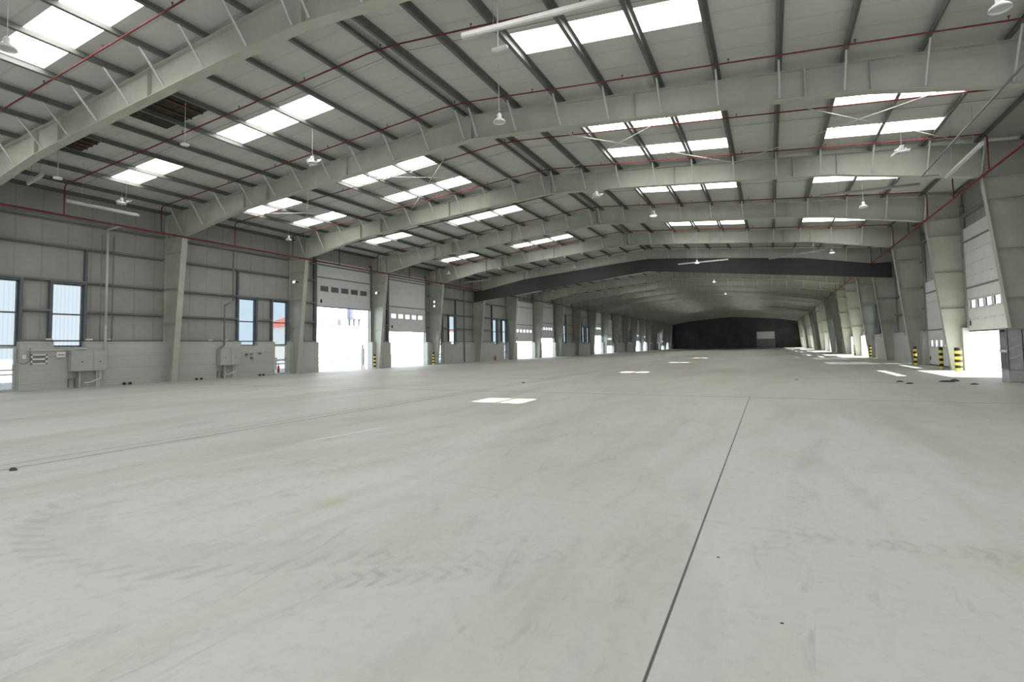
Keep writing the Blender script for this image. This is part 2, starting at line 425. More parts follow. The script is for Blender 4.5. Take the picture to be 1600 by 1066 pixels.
        # lip stiffener
# ------------------------------------------------------------------ portal frames
BOT = [(0, 9.90), (3.2, 9.70), (8.0, 9.30), (11.6, 9.00), (13.3, 8.83), (18.14, 7.965)]
def zb(d):
    d = abs(d)
    for (a, za), (b, zb_) in zip(BOT, BOT[1:]):
        if d <= b: return za + (zb_ - za) * (d - a) / (b - a)
    return 7.965
HOUT, HBASE, HKNEE = 19.68, 18.9, 18.14
def stiff(x, y, z0, z1, parent, hw_=.14, t=.012, name='stiffener'):
    return MB().box(x - t / 2, y - hw_, z0, x + t / 2, y + hw_, z1).build(name, M_STEEL, parent)
for k in KS:
    y = FY(k); n = KS.index(k)
    lab = 'tapered pale grey steel portal frame, %s frame from the camera' % ORD[n]
    fr = thing('portal_frame', lab, 'steel frame', (XC, y, 0), 'steel portal frames across the hall')
    near = k <= 5
    for s in (-1, 1):
        X = lambda d: XC + s * d
        zo = zt(HOUT) - .0
        # column: tapered web, two flanges
        c = MB()
        c.prism([(X(HOUT), y - .006, 0), (X(HBASE), y - .006, 0), (X(HKNEE), y - .006, 7.965), (X(HOUT), y - .006, 7.965)], (0, .012, 0))
        c.prism([(X(HOUT), y - .15, 0), (X(HOUT + .02), y - .15, 0), (X(HOUT + .02), y - .15, zo), (X(HOUT), y - .15, zo)], (0, .3, 0))
        co = c.build('column', M_STEEL, fr)
        f = MB().prism([(X(HBASE), y - .16, 0), (X(HBASE - .025), y - .16, 0), (X(HKNEE - .025), y - .16, 7.95), (X(HKNEE), y - .16, 7.95)], (0, .32, 0))
        co['_o'] = (XC, y, 0)
        fo = f.build('inner_flange', M_STEEL, co); fo.location = (0, 0, 0)
        for zz in (7.95, 7.05, 5.1, 3.2):
            din = HBASE + (HKNEE - HBASE) * zz / 7.965
            q = MB().box(min(X(din), X(HOUT)), y - .13, zz, max(X(din), X(HOUT)), y + .13, zz + .014).build('stiffener', M_STEEL, co); q.location = (0, 0, 0)
        MB().box(min(X(HBASE - .1), X(HOUT + .05)), y - .22, 0, max(X(HBASE - .1), X(HOUT + .05)), y + .22, .03).build('base_plate', M_STEEL, fr)
        # rafter: web + flanges, haunched at the eaves
        pts = [0, 3.2, 8.0, 11.6, 13.3, 18.14]
        web = [(X(d), y - .006, zb(d)) for d in pts] + [(X(HOUT), y - .006, 7.965), (X(HOUT), y - .006, zo), (X(0), y - .006, zt(0))]
        r = MB()
        bq = web
        for i in range(len(pts) - 1):
            a, b = pts[i], pts[i + 1]
            r.prism([(X(a), y - .006, zb(a)), (X(b), y - .006, zb(b)), (X(b), y - .006, zt(b)), (X(a), y - .006, zt(a))], (0, .012, 0))
        r.prism([(X(18.14), y - .006, 7.965), (X(HOUT), y - .006, 7.965), (X(HOUT), y - .006, zo), (X(18.14), y - .006, zt(18.14))], (0, .012, 0))
        ro = r.build('rafter', M_STEEL, fr); ro['_o'] = (XC, y, 0)
        bf = MB()
        for i in range(len(pts) - 1):
            a, b = pts[i], pts[i + 1]
            bf.prism([(X(a), y - .16, zb(a) - .02), (X(b), y - .16, zb(b) - .02), (X(b), y - .16, zb(b)), (X(a), y - .16, zb(a))], (0, .32, 0))
        q = bf.build('bottom_flange', M_STEEL, ro); q.location = (0, 0, 0)
        tf = MB().prism([(X(0), y - .15, zt(0) - .015), (X(HOUT), y - .15, zo - .015), (X(HOUT), y - .15, zo), (X(0), y - .15, zt(0))], (0, .3, 0))
        q = tf.build('top_flange', M_STEEL, ro); q.location = (0, 0, 0)
        # splice plates and web stiffeners
        for d, t in ((11.65, .05), (13.3, .014), (18.14, .02), (6.5, .012)):
            q = stiff(X(d), y, zb(d), zt(d) - .01, ro, .16 if t > .04 else .13, t, 'splice_plate' if t > .04 else 'stiffener'); q.location = (0, 0, 0)
        # fly braces from the bottom flange up to the purlins, coloured paler than the frame paint to imitate light on them
        if k <= 8:
            for i, d in enumerate(PURL[1:11] if True else []):
                for f_ in ((-1, 1) if near else (-1,)):
                    q = MB().tube((X(d), y + f_ * .16, zb(d) + .05), (X(d), y + f_ * .88, zt(d) + .02), .032, 6).build('fly_brace', M_PLATE, fr)
        q = MB().tube((X(.3), y - .16, zb(.3) + .05), (X(.3), y - .8, zt(.3)), .032, 6).build('fly_brace', M_PLATE, fr) if k <= 8 else None
    q = stiff(XC, y, zb(0), zt(0) - .01, fr, .16, .05, 'ridge_plate')

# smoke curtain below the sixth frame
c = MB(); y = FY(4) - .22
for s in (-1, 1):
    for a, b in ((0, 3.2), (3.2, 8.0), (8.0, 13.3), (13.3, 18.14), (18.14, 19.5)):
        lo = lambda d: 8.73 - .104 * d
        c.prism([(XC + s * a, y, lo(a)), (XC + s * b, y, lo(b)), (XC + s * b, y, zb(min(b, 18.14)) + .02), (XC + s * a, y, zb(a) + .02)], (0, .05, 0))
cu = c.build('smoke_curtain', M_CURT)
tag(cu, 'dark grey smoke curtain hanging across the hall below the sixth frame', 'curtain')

# ------------------------------------------------------------------ wall rails, windows, doors
nt_ = 1
for s, X in ((-1, XL), (1, XR)):
    i_ = -s; WS = WINS['left' if s < 0 else 'right']
    for z in (2.22, 3.62, 5.06, 6.72, 7.95):
        m = MB()
        segs = []
        for k in range(-3, 20):
            a, b = FY(k) + .2, FY(k + 1) - .2
            cuts = []
            if z < 5.0 and kind(k) == 'W' and k in WS:
                cuts = [(p - .06, q + .06) for p, q in WS[k]]
            if kind(k) == 'D' and k in DOORS and z < 7.9: cuts = [(DOORS[k][0] - .15, DOORS[k][1] + .15)]
            cur = a
            for p, q in cuts:
                if p > cur: segs.append((cur, p))
                cur = q
            if cur < b: segs.append((cur, b))
        for a, b in segs:
            x0, x1 = X + i_ * .02, X + i_ * .20
            m.box(min(x0, x1), a, z - .01, max(x0, x1), b, z + .0)
            m.box(min(x1, x1 + i_ * .008), a, z - .01, max(x1, x1 + i_ * .008), b, z + .075)
            m.box(min(x0, x0 + i_ * .008), a, z - .09, max(x0, x0 + i_ * .008), b, z)
        struct(m.build('trim_%d' % nt_, M_GIRT)); nt_ += 1
    # posts beside the openings
    m = MB()
    for k, L in WS.items():
        for (a, b) in L:
            for yy in (a - .07, b + .07):
                x0, x1 = X + i_ * .0, X + i_ * .20
                z0 = 2.2
                m.box(min(x0, x1), yy - .055, z0, max(x0, x1), yy + .055, 5.1)
        yy = L[1][1] + .07 if (k % 4) == 3 else L[0][0] - .07
        m.box(min(X, X + i_ * .18), yy - .05, 5.1, max(X, X + i_ * .18), yy + .05, 6.75)
    struct(m.build('trim_%d' % nt_, M_POST)); nt_ += 1
    m = MB()
    for k, (a, b) in DOORS.items():
        for yy in (a - .12, b + .12):
            m.box(min(X, X + i_ * .16), yy - .09, 0, max(X, X + i_ * .16), yy + .09, 8.6)
    struct(m.build('trim_%d' % nt_, M_POST)); nt_ += 1

def window(X, i_, a, b, z0, z1, glass, mull):
    global nw
    r = empty('window_%d' % nw, (X, (a + b) / 2, z0)); nw += 1; struct(r)
    f = MB(); x0, x1 = sorted((X - i_ * .05, X + i_ * .06)); t = .055
    f.box(x0, a, z0, x1, a + t, z1); f.box(x0, b - t, z0, x1, b, z1); f.box(x0, a, z0, x1, b, z0 + t); f.box(x0, a, z1 - t, x1, b, z1)
    f.box(x0, a - .1, z1, x1 + (.1 if i_ > 0 else 0), b + .1, z1 + .16)
    for z in mull: f.box(x0, a + t, z - .035, x1, b - t, z + .035)
    f.build('window_frame', M_POST, r)
    MB().box(X - .006, a + t, z0 + t, X + .006, b - t, z1 - t).build('pane', glass, r)
nd = 1
def glass_door(X, i_, a, b):
    global nd
    r = empty('door_%d' % nd, (X, (a + b) / 2, 0)); nd += 1; struct(r)
    f = MB(); x0, x1 = sorted((X - i_ * .04, X + i_ * .08)); t = .07
    f.box(x0, a, 0, x1, a + t, 2.0); f.box(x0, b - t, 0, x1, b, 2.0); f.box(x0, a + t, 1.9, x1, b - t, 2.0); f.box(x0, a + t, 0, x1, b - t, .10)
    f.box(x0, a + t, .72, x1, b - t, .77); f.box(x0, a + t, .92, x1, b - t, .97)
    f.build('door_frame', M_PLATE, r)
    MB().box(X - .006, a + t, .1, X + .006, b - t, 1.9).build('pane', M_GLASS, r)
    h = MB(); hx = X + i_ * .12; h.tube((hx, b - .12, .95), (hx, b - .12, 1.15), .015); h.tube((X + i_ * .02, b - .12, 1.05), (hx, b - .12, 1.05), .012)
    h.build('handle', M_BLACK, r)
for s, X in ((-1, XL), (1, XR)):
    i_ = -s
    for k in range(-2, 14):
        if k in WINS['left' if s < 0 else 'right']:
            for i, (a, b) in enumerate(WIN[k]):
                g = M_GLASS if k < 0 else M_GLASSB
                if GDOOR[k] == i:
                    window(X, i_, a, b, 2.0, 4.95, g, (3.5,)); glass_door(X, i_, a, b)
                else: window(X, i_, a, b, 1.97, 4.95, g, (3.5, 2.24))
def section_door(X, i_, a, b, bot, dark):
    """sectional overhead door lifted straight up its tracks"""
    global nd
    r = empty('door_%d' % nd, (X, (a + b) / 2, 0)); nd += 1; struct(r)
    x0, x1 = sorted((X + i_ * .06, X + i_ * .11)); top = min(bot + 5.25, 8.35)
    pw = (b - a - .5) / 5; z0, z1 = bot + 1.14, bot + 1.52
    P_ = MB()
    ys_ = []
    for i in range(5):
        c = a + .25 + pw * (i + .5); ys_.append((c - pw * .36, c + pw * .36))
    # panel sections with slightly sunk joints, vision panes left open
    secs = [bot, bot + .58, bot + 1.08, bot + 1.60, bot + 2.17, bot + 2.75, bot + 3.35, bot + 3.95, bot + 4.55, top]
    secs = [z for z in secs if z < top - .05] + [top]
    for j in range(len(secs) - 1):
        p, q = secs[j], secs[j + 1]
        if j == 2:
            P_.box(x0, a, p + .012, x1, b, z0); P_.box(x0, a, z1, x1, b, q - .0)
            e = a
            for (u, v) in ys_: P_.box(x0, e, z0, x1, u, z1); e = v
            P_.box(x0, e, z0, x1, b, z1)
        else: P_.box(x0, a, p + .012, x1, b, q)
    P_.box(x0 + .012, a, bot, x1 - .012, b, z0 - .02)
    P_.box(x0 + .012, a, z1 + .02, x1 - .012, b, top)
    P_.build('door_panel', M_DOOR, r)
    for (u, v) in ys_:
        f = MB(); t = .03; fx0, fx1 = sorted((X + i_ * .05, X + i_ * .125))
        f.box(fx0, u - t, z0 - t, fx1, u, z1 + t); f.box(fx0, v, z0 - t, fx1, v + t, z1 + t); f.box(fx0, u, z0 - t, fx1, v, z0); f.box(fx0, u, z1, fx1, v, z1 + t)
        fo = f.build('pane_frame', M_PLATE, r); fo['_o'] = tuple(r['_o'])
        q = MB().box(X + i_ * .085 - .005, u, z0, X + i_ * .085 + .005, v, z1).build('pane', M_DIMPANE if dark else M_PANE, fo); q.location = (0, 0, 0)
    bx = X + i_ * .13
    for z in (bot + 2.17, bot + 4.55):
        if z < top - .1: MB().box(min(bx, bx - i_ * .02), a, z - .045, max(bx, bx - i_ * .02), b, z + .045).build('strut', M_GIRT, r)
    MB().box(x0, a, bot - .06, x1, b, bot).build('bottom_seal', M_BLACK, r)
    hy = b - .35 if i_ < 0 else a + .4
    MB().box(min(bx, bx - i_ * .03), hy, bot + .25, max(bx, bx - i_ * .03), hy + .16, bot + .5).build('handle', M_BLACK, r)
    hg = MB()
    for z in secs[1:-1]:
        for yq in [a + .12] + [a + .25 + pw * i for i in range(1, 5)] + [b - .2]:
            hg.box(min(bx - i_ * .02, bx - i_ * .03), yq - .04, z - .05, max(bx - i_ * .02, bx - i_ * .03), yq + .04, z + .05)
    hg.build('hinge', M_PLATE, r)
    for yy in (a - .04, b + .01):
        MB().box(min(X + i_ * .05, X + i_ * .19), yy, 0, max(X + i_ * .05, X + i_ * .19), yy + .03, 8.5).build('track', M_ROD, r)
for k, (a, b) in DOORS.items():
    section_door(XL, 1, a, b, BOTL.get(k, 2.4), k == 1)
    section_door(XR, -1, a, b, BOTR.get(k, 2.4), False)

# pale roller door in the far end wall
r = empty('door_%d' % nd, (-1, YE - .1, 0)); nd += 1; struct(r)
MB().box(-3.8, YE - .12, 0, 1.6, YE - .02, 5.3).build('door_panel', M_GIRT, r)
MB().box(-3.6, YE - .14, 2.9, 1.4, YE - .12, 5.1).build('upper_section', M_DOOR, r)

# ------------------------------------------------------------------ sprinkler pipes
def pipe_main(X, z, side):
    o = thing('sprinkler_pipe', 'long red sprinkler main running high along the %s wall' % side, 'pipe', (X, 0, z))
    MB().tube((X, YB + .3, z), (X, YE - .5, z), .045, 10).build('main_pipe', M_RED, o, smooth=True)
    m = MB()
    for k in range(-1, 12):
        m.tube((X, FY(k) - .7, z), (X, FY(k) - .58, z), .062, 10)
    m.build('coupling', M_RED, o)
pipe_main(-28.42, 7.86, 'left'); pipe_main(7.60, 7.86, 'right')
BR = []
for k in range(-1, 8): BR += [FY(k) - 1.33, FY(k) + 2.93]
BR = [8.2] + sorted(v for v in BR if v > 8.4)
def zp(d): return 10.82 - .087 * abs(d)
for i, y in enumerate(BR):
    o = thing('sprinkler_branch', 'thin red sprinkler branch following the roof slope, %s from the camera' % ORD[i], 'pipe', (XC, y, 10), 'red sprinkler branches under the roof')
    xl, xr = -28.42, 7.60
    pts = [(xl, y, 7.9), (xl, y, zp(18.0) - .12), (xl + .1, y, zp(17.9))] + [(XC + d, y, zp(d)) for d in (-12, -6, -.5)] + [(XC + d, y, zp(d)) for d in (.5, 6, 12)] + [(xr - .1, y, zp(17.9)), (xr, y, zp(18.0) - .12), (xr, y, 7.9)]
    MB().poly(pts, .026, 8).build('branch_pipe', M_RED, o)
    if i < 9:
        for d in [-16 + 3.2 * j for j in range(11)]:
            MB().tube((XC + d, y, zp(d)), (XC + d, y, zp(d) + .10), .012, 6).tube((XC + d, y, zp(d) + .10), (XC + d, y, zp(d) + .12), .03, 6).build('sprinkler_head', M_RED, o)

# thin tie rods between purlins at mid bay
for n, k in enumerate(range(-2, 6)):
    y = FY(k) + 4.26 if k != -1 else 13.2
    m = MB()
    for s in (-1, 1): m.tube((XC + s * .3, y, zt(.3) + .1), (XC + s * 19.5, y, zt(19.5) + .1), .009, 5)
    tag(m.build('tie_rod', M_GIRT), 'thin dark tie rod across the purlins in the %s roof bay from the camera' % ORD[n], 'rod', 'tie rods between the purlins')
# white roof bracing in the bay beyond the second frame
cnt = 0
for s in (-1, 1):
    for (d0, d1) in ((.5, 9.2), (9.2, 18)):
        for fl in (0, 1):
            ya, yb = (FY(0) + .3, FY(1) - .3) if fl == 0 else (FY(1) - .3, FY(0) + .3)
            m = MB().tube((XC + s * d0, ya, zt(d0) - .12), (XC + s * d1, yb, zt(d1) - .12), .016, 6)
            tag(m.build('brace_rod', M_PLATE), 'thin pale diagonal roof brace, %s slope, %s half, wall end %s the camera' % ('left' if s < 0 else 'right', 'upper' if d0 < 1 else 'lower', 'farther from' if fl == 0 else 'nearer'), 'brace', 'diagonal roof braces'); cnt += 1

# ------------------------------------------------------------------ hanging lamps
def lamp(X, Y, z, lit, label, wreck=False):
    o = thing('pendant_lamp', label, 'lamp', (X, Y, z), 'hanging bay lamps')
    d = abs(X - XC); zt_ = zl(d) - .02
    MB().tube((X, Y, z + .25), (X, Y, zt_), .008, 6).build('rod', M_PLATE, o)
    MB().lathe([(.001, .27), (.05, .27), (.075, .22), (.075, .10), (.10, .08)], 16, (X, Y, z)).build('housing', M_WHITE, o, smooth=True)
    MB().lathe([(.10, .08), (.14, .07), (.19, .02), (.205, -.03), (.20, -.03), (.18, .015), (.13, .06), (.09, .07)], 20, (X, Y, z)).build('lamp_shade', M_WHITE if not wreck else M_PLASTIC, o, smooth=True)
    MB().lathe([(.001, .0), (.16, .0), (.16, .02), (.001, .02)], 20, (X, Y, z)).build('lens', M_LAMP if lit else M_PLATE, o)
    if wreck:
        w_ = MB()
        for i in range(7):
            t = i * .9 + .3
            p = Vector((X + .18 * math.cos(t), Y + .18 * math.sin(t), z + .05))
            e = p + Vector(((.1 + .16 * (i % 3) / 2) * math.cos(t * 1.7), (.1 + .16 * (i % 2)) * math.sin(t * 1.7), .14 * math.sin(i * 2.1)))
            w_.prism([tuple(p), tuple(e), tuple(e + Vector((.05, .07, .11))), tuple(p + Vector((-.04, .06, .09)))], (.01, .004, .01))
        w_.build('torn_plastic', M_PLASTIC, o)
L = [(-27.5, 14.41, 8.73, 0, 'small white hanging lamp near the left wall in front of the second frame', True),
     (-27.5, 24.17, 8.69, 0, 'white hanging lamp near the left wall before the third frame', False),
     (-27.5, 43.06, 8.71, 0, 'white hanging lamp near the left wall at the fifth frame', False),
     (-16.0, 5.83, 8.87, 0, 'grey lamp cut off by the left edge of the photo, under the brightest skylight', False),
     (-16.0, 15.19, 8.99, 0, 'broken lamp with torn plastic hanging left of the ridge before the second frame', True),
     (-7.6, 15.01, 8.89, 0, 'round unlit lamp on a long rod in front of the second frame near its ridge', False),
     (-7.6, 25.76, 9.13, 0, 'small broken lamp hanging in front of the third frame just right of its ridge', True),
     (-5.6, 30.03, 8.83, 1, 'lit round lamp hanging on a pale rod in front of the fourth frame', False),
     (-5.6, 49.84, 8.84, 1, 'lit lamp hanging in front of the dark smoke curtain, right of the ridge', False),
     (4.6, 14.16, 8.5, 0, 'tilted unlit lamp in the top right corner of the photo', False),
     (4.6, 23.4, 8.45, 0, 'broken white lamp hanging on the right before the third frame', True),
     (4.6, 32.22, 8.5, 0, 'unlit lamp hanging on the right before the fourth frame', False),
     (4.6, 47.58, 8.48, 1, 'lit lamp hanging on the right in front of the smoke curtain', False),
     (-16.0, 46.5, 8.8, 0, 'unlit lamp hanging left of the ridge near the sixth frame', False),
     (-5.6, 66.0, 8.8, 1, 'far lit lamp right of the ridge beyond the smoke curtain', False),
     (4.6, 63.0, 8.5, 1, 'far lit lamp on the right side beyond the smoke curtain', False),
     (-5.6, 84.0, 8.8, 1, 'farthest lit lamp right of the ridge deep in the hall', False)]
for a in L: lamp(*a)
def disc(X, Y, z, label):
    o = thing('ceiling_sensor', label, 'sensor', (X, Y, z), 'white sensors on rods')
    MB().tube((X, Y, z + .04), (X, Y, zl(abs(X - XC)) - .02), .012, 6).build('rod', M_PLATE, o)
    MB().lathe([(.001, .06), (.12, .055), (.15, .02), (.14, -.02), (.001, -.03)], 18, (X, Y, z)).build('disc', M_WHITE, o, smooth=True)
disc(-18.2, 11.5, 8.87, 'white disc sensor on a rod beside the large hole in the roof lining')
disc(-24.0, 10.36, 8.25, 'white disc sensor on a short rod near the left wall under the nearest frame')

# linear batten lights
def batten(p, q, label, h=.09, mt=None):
    p, q = Vector(p), Vector(q); c = (p + q) / 2
    o = thing('batten_light', label, 'light', tuple(c), 'long white batten lights')
    dr = (q - p).normalized(); sd = Vector((dr.y, -dr.x, 0)).normalized() * .05
    MB().prism([tuple(p - sd), tuple(p + sd), tuple(p + sd + Vector((0, 0, h))), tuple(p - sd + Vector((0, 0, h)))], q - p).build('housing', mt or M_BOX, o)
    MB().prism([tuple(p - sd * .7 - Vector((0, 0, .03))), tuple(p + sd * .7 - Vector((0, 0, .03))), tuple(p + sd * .7), tuple(p - sd * .7)], (q - p)).build('diffuser', M_PLATE, o)
    for t in (.2, .8):
        x = p + (q - p) * t
        MB().tube(tuple(x + Vector((0, 0, h))), (x.x, x.y, zl(abs(x.x - XC)) - .02), .006, 5).build('hanger', M_ROD, o)
batten((-6.15, 10.3, 8.78), (-2.2, 10.6, 8.78), 'long white batten light near the top of the photo, crossing a red branch', mt=M_WHITE)
batten((-25.9, 11.5, 7.9), (-25.9, 14.3, 7.9), 'white batten light parallel to the left wall above the nearest windows')
batten((2.5, 29.85, 8.75), (6.5, 29.95, 8.75), 'long white batten light on the right before the fourth frame')
batten((-26.6, 10.5, 8.45), (-25.0, 10.3, 8.5), 'short white batten light at the left under the nearest frame haunch')
batten((-7.3, 50.3, 8.9), (-3.0, 50.1, 8.95), 'far white batten light beside the lit lamp in front of the smoke curtain')
batten((.2, 48.6, 8.5), (4.2, 48.2, 8.8), 'far white batten light right of centre above the smoke curtain')
batten((-28, 45.9, 8.1), (-24.6, 45.9, 8.2), 'far white batten light at the left beyond the fifth frame')
tag(MB().box(-5.75, 11.0, 8.72, -5.35, 11.1, 8.78).tube((-5.6, 11.05, 8.78), (-5.6, 11.05, 10.6), .015, 6).build('lamp_bracket', M_WHITE), 'empty white lamp bracket on a pale rod beside the long batten light', 'bracket')

tag(MB().poly([(5.55, 13.0, 7.94), (5.55, 25.2, 7.94), (6.1, 25.3, 7.94)], .03, 8).build('conduit', M_GIRT), 'dark straight conduit hanging along the right side, ending in a short hook', 'pipe')
batten((6.54, 22.2, 8.0), (6.54, 26.2, 8.0), 'pale batten light running lengthwise at the right eaves')

# ------------------------------------------------------------------ electrics on the left wall
WF = XL + .39
def conduit(pts, r, label, mat=None):
    tag(MB().poly(pts, r, 8).build('conduit', mat or M_PLATE, smooth=True), label, 'pipe')
conduit([(WF + .1, 14.95, 1.75), (WF + .1, 14.95, 3.0), (WF + .1, 14.95, 7.82), (-28.6, 14.95, 7.86)], .055, 'tall grey vertical pipe on the left wall right of the nearest windows')
conduit([(WF + .06, 14.72, 2.2), (WF + .06, 14.72, 7.5)], .02, 'thin dark conduit beside the tall vertical pipe on the left wall', M_GIRT)
conduit([(WF + .06, 15.25, 2.2), (WF + .06, 15.25, 7.5)], .03, 'dark square trunking right of the tall vertical pipe on the left wall', M_GIRT)
conduit([(WF + .1, 21.9, 7.8), (WF + .1, 21.9, 4.7), (WF + .1, 21.35, 4.4), (WF + .1, 21.35, 2.0), (WF + .1, 21.0, 1.75)], .05, 'bent vertical pipe on the left wall beside the second pair of windows', M_GIRT)
conduit([(WF + .04, 11.9, 1.80), (WF + .04, 13.6, 1.80), (WF + .04, 14.2, 1.86)], .03, 'horizontal pale conduit above the louvre and the switch box')
conduit([(WF + .05, 49.5, .1), (WF + .05, 49.5, 7.9)], .07, 'dark vertical pipe on the left wall beyond the two open doors', M_GIRT)
def cabinet(y0, y1, z0, z1, dp, label, split, grp=None):
    o = thing('electrical_box', label, 'electrical box', (WF, (y0 + y1) / 2, 0), grp)
    MB().box(WF, y0, z0, WF + dp, y1, z1).build('body', M_BOX, o, bevel=.015)
    ys_ = [y0, y0 + (y1 - y0) * split, y1]
    for a, b in zip(ys_, ys_[1:]):
        d = MB().box(WF + dp + .001, a + .03, z0 + .03, WF + dp + .02, b - .03, z1 - .03).build('door', M_BOX, o, bevel=.006); d['_o'] = tuple(o['_o'])
        q = MB().tube((WF + dp + .02, (a + b) / 2, (z0 + z1) / 2 - .05), (WF + dp + .035, (a + b) / 2, (z0 + z1) / 2 - .05), .028, 10).build('lock', M_BLACK, d); q.location = (0, 0, 0)
    for a in (y0 + .3, y0 + .42, y1 - .25, y1 - .36):
        MB().tube((WF + dp * .5, a, 0), (WF + dp * .5, a, z0), .035, 8).build('cable_riser', M_GIRT if a < y0 + .4 else M_PLATE, o)
    MB().poly([(WF + dp * .6, y1 - .2, z0), (WF + dp * .6, y1 - .2, .4), (WF + dp * .6, y1 - .7, .22), (WF + dp * .6, y1 - .9, .22)], .04, 8).build('bent_pipe', M_PLATE, o)
    MB().box(WF, y0 + .02, .05, WF + .06, y0 + .05, .45).box(WF, y0 + .02, .42, WF + .06, y0 + .3, .45).box(WF, y0 + .27, .05, WF + .06, y0 + .3, .45).build('bracket', M_GIRT, o)
cabinet(13.45, 14.95, .78, 1.78, .32, 'grey electrical box on the left wall right of the nearest windows', .58)
cabinet(20.95, 22.3, .78, 1.8, .3, 'pale grey electrical box on the left wall before the second pair of windows', .5)
o = thing('wall_louvre', 'small white framed louvre low on the left wall', 'vent', (WF, 12.35, 1.2))
m = MB(); a, b, c, d = 12.05, 12.65, 1.17, 1.62
m.box(WF, a, c, WF + .03, a + .06, d).box(WF, b - .06, c, WF + .03, b, d).box(WF, a, c, WF + .03, b, c + .06).box(WF, a, d - .06, WF + .03, b, d).box(WF, a, 1.36, WF + .03, b, 1.44); m.build('frame', M_WHITE, o)
MB().box(WF, a + .06, c + .06, WF + .012, b - .06, d - .06).build('recess', M_GIRT, o)
o = thing('switch_box', 'small pale switch box left of the grey electrical box', 'switch', (WF, 13.15, 1.5))
MB().box(WF, 12.98, 1.46, WF + .1, 13.32, 1.72).build('body', M_WHITE, o, bevel=.01)
MB().box(WF + .1, 13.02, 1.56, WF + .11, 13.28, 1.6).build('slot', M_GIRT, o)
m = MB(); pts = []
for i in range(15):
    t_ = math.pi * i / 14; pts.append((WF + .05, 11.78 - .22 * math.cos(t_), 1.38 - .16 * math.sin(t_)))
m.poly([(WF + .05, 11.56, 1.9)] + pts + [(WF + .05, 12.0, 1.9)], .018, 6)
tag(m.build('cable_loop', M_GIRT), 'loop of dark cable beside the nearest glass door', 'cable')
tag(MB().box(WF, 11.72, 1.42, WF + .08, 11.86, 1.6).build('socket', M_WHITE, bevel=.008), 'small white socket inside the cable loop', 'socket')
for i, (y, z) in enumerate([(12.75, 2.27), (14.35, 2.27), (15.25, 2.27), (20.6, 2.27), (21.6, 2.27)]):
    tag(MB().box(XL + .22, y - .13, z, XL + .32, y + .13, z + .07).build('junction_box', M_WHITE), ['small white box on the rail left of the nearest window', 'small white box on the rail right of the nearest window', 'small white box on the rail right of the tall vertical pipe',
        'small white box on the rail left of the bent pipe', 'small white box on the rail between bent pipe and window'][i], 'junction box')
for i, (y, lb) in enumerate([(16.0, 'left of the second frame column'), (19.8, 'right of the second frame column'), (24.0, 'beside the far glass door')]):
    o = thing('floor_fitting', 'two dark pipe stubs at the left wall foot, ' + lb, 'fitting', (WF, y, 0))
    for q in (-.14, .14): MB().tube((WF + .1, y + q, .0), (WF + .1, y + q, .12), .07, 10).build('stub', M_BLACK, o)
for i, (y, z) in enumerate([(22.95, 1.4), (23.3, 1.42), (23.3, 1.18), (23.9, 1.45)]):
    tag(MB().box(WF, y - .08, z - .07, WF + .07, y + .08, z + .07).build('switch', M_GIRT, bevel=.01), ['dark switch just under the second plain window', 'upper dark switch of the pair left of the second glass door', 'lower dark switch of the pair left of the second glass door', 'dark switch nearest the second glass door'][i], 'switch')

# floodlights on the left columns, facing into the hall
def flood(k, dz, lb):
    y = FY(k) - .35; x = XC - 18.9; z = 6.35 + dz
    o = thing('floodlight', lb, 'floodlight', (x, y, z), 'floodlights on the left columns')
    MB().box(x - .06, y + .05, z - .03, x - .02, y + .34, z + .03).build('arm', M_BLACK, o)
    MB().box(x - .12, y - .06, z - .12, x + .04, y + .05, z + .12).build('body', M_WHITE, o, bevel=.01)
    MB().box(x - .1, y - .07, z - .1, x + .02, y - .061, z + .02).build('lens', M_FLOOD, o)
flood(1, 0, 'small floodlight on the third frame column beside the open door')
flood(2, -.05, 'small floodlight on the column between the two open doors')
flood(3, -.2, 'upper small floodlight on the column beyond the second open door')
flood(3, -.62, 'lower small floodlight on the column beyond the second open door')

# ------------------------------------------------------------------ bollards
def bollard(x, y, lb, r=.09, h=1.18):
    o = thing('bollard', lb, 'bollard', (x, y, 0), 'striped bollards at the doors')
    MB().tube((x, y, 0), (x, y, h), r, 18).build('post', M_YEL, o, smooth=False)
    n = 4
    for i in range(n):
        z0 = h * (2 * i + 1) / (2 * n)
        MB().tube((x, y, z0), (x, y, z0 + h / (2 * n)), r + .004, 18).build('stripe', M_BLACK, o)
    MB().lathe([(.001, .03), (r * .7, .02), (r + .004, 0)], 18, (x, y, h)).build('cap', M_BLACK, o)
    MB().box(x - .14, y - .14, 0, x + .14, y + .14, .015).build('base_plate', M_GIRT, o)
bollard(8.6, 34.3, 'bright yellow and black bollard beside the half open door on the right', .15)
bollard(8.43, 36.6, 'slim black and yellow bollard in front of the closed door on the right')
bollard(8.41, 42.3, 'black and yellow bollard against the column beyond the closed door')
bollard(8.5, 60.0, 'far yellow bollard on the right beyond the windows')
bollard(8.5, 70.2, 'farther yellow bollard on the right between two far doors')
bollard(-29.2, 34.4, 'pale striped bollard on the left between the two open doors')
bollard(-29.3, 43.0, 'striped bollard on the left beyond the second open door')
bollard(-29.3, 69.4, 'far striped bollard on the left between far doors')

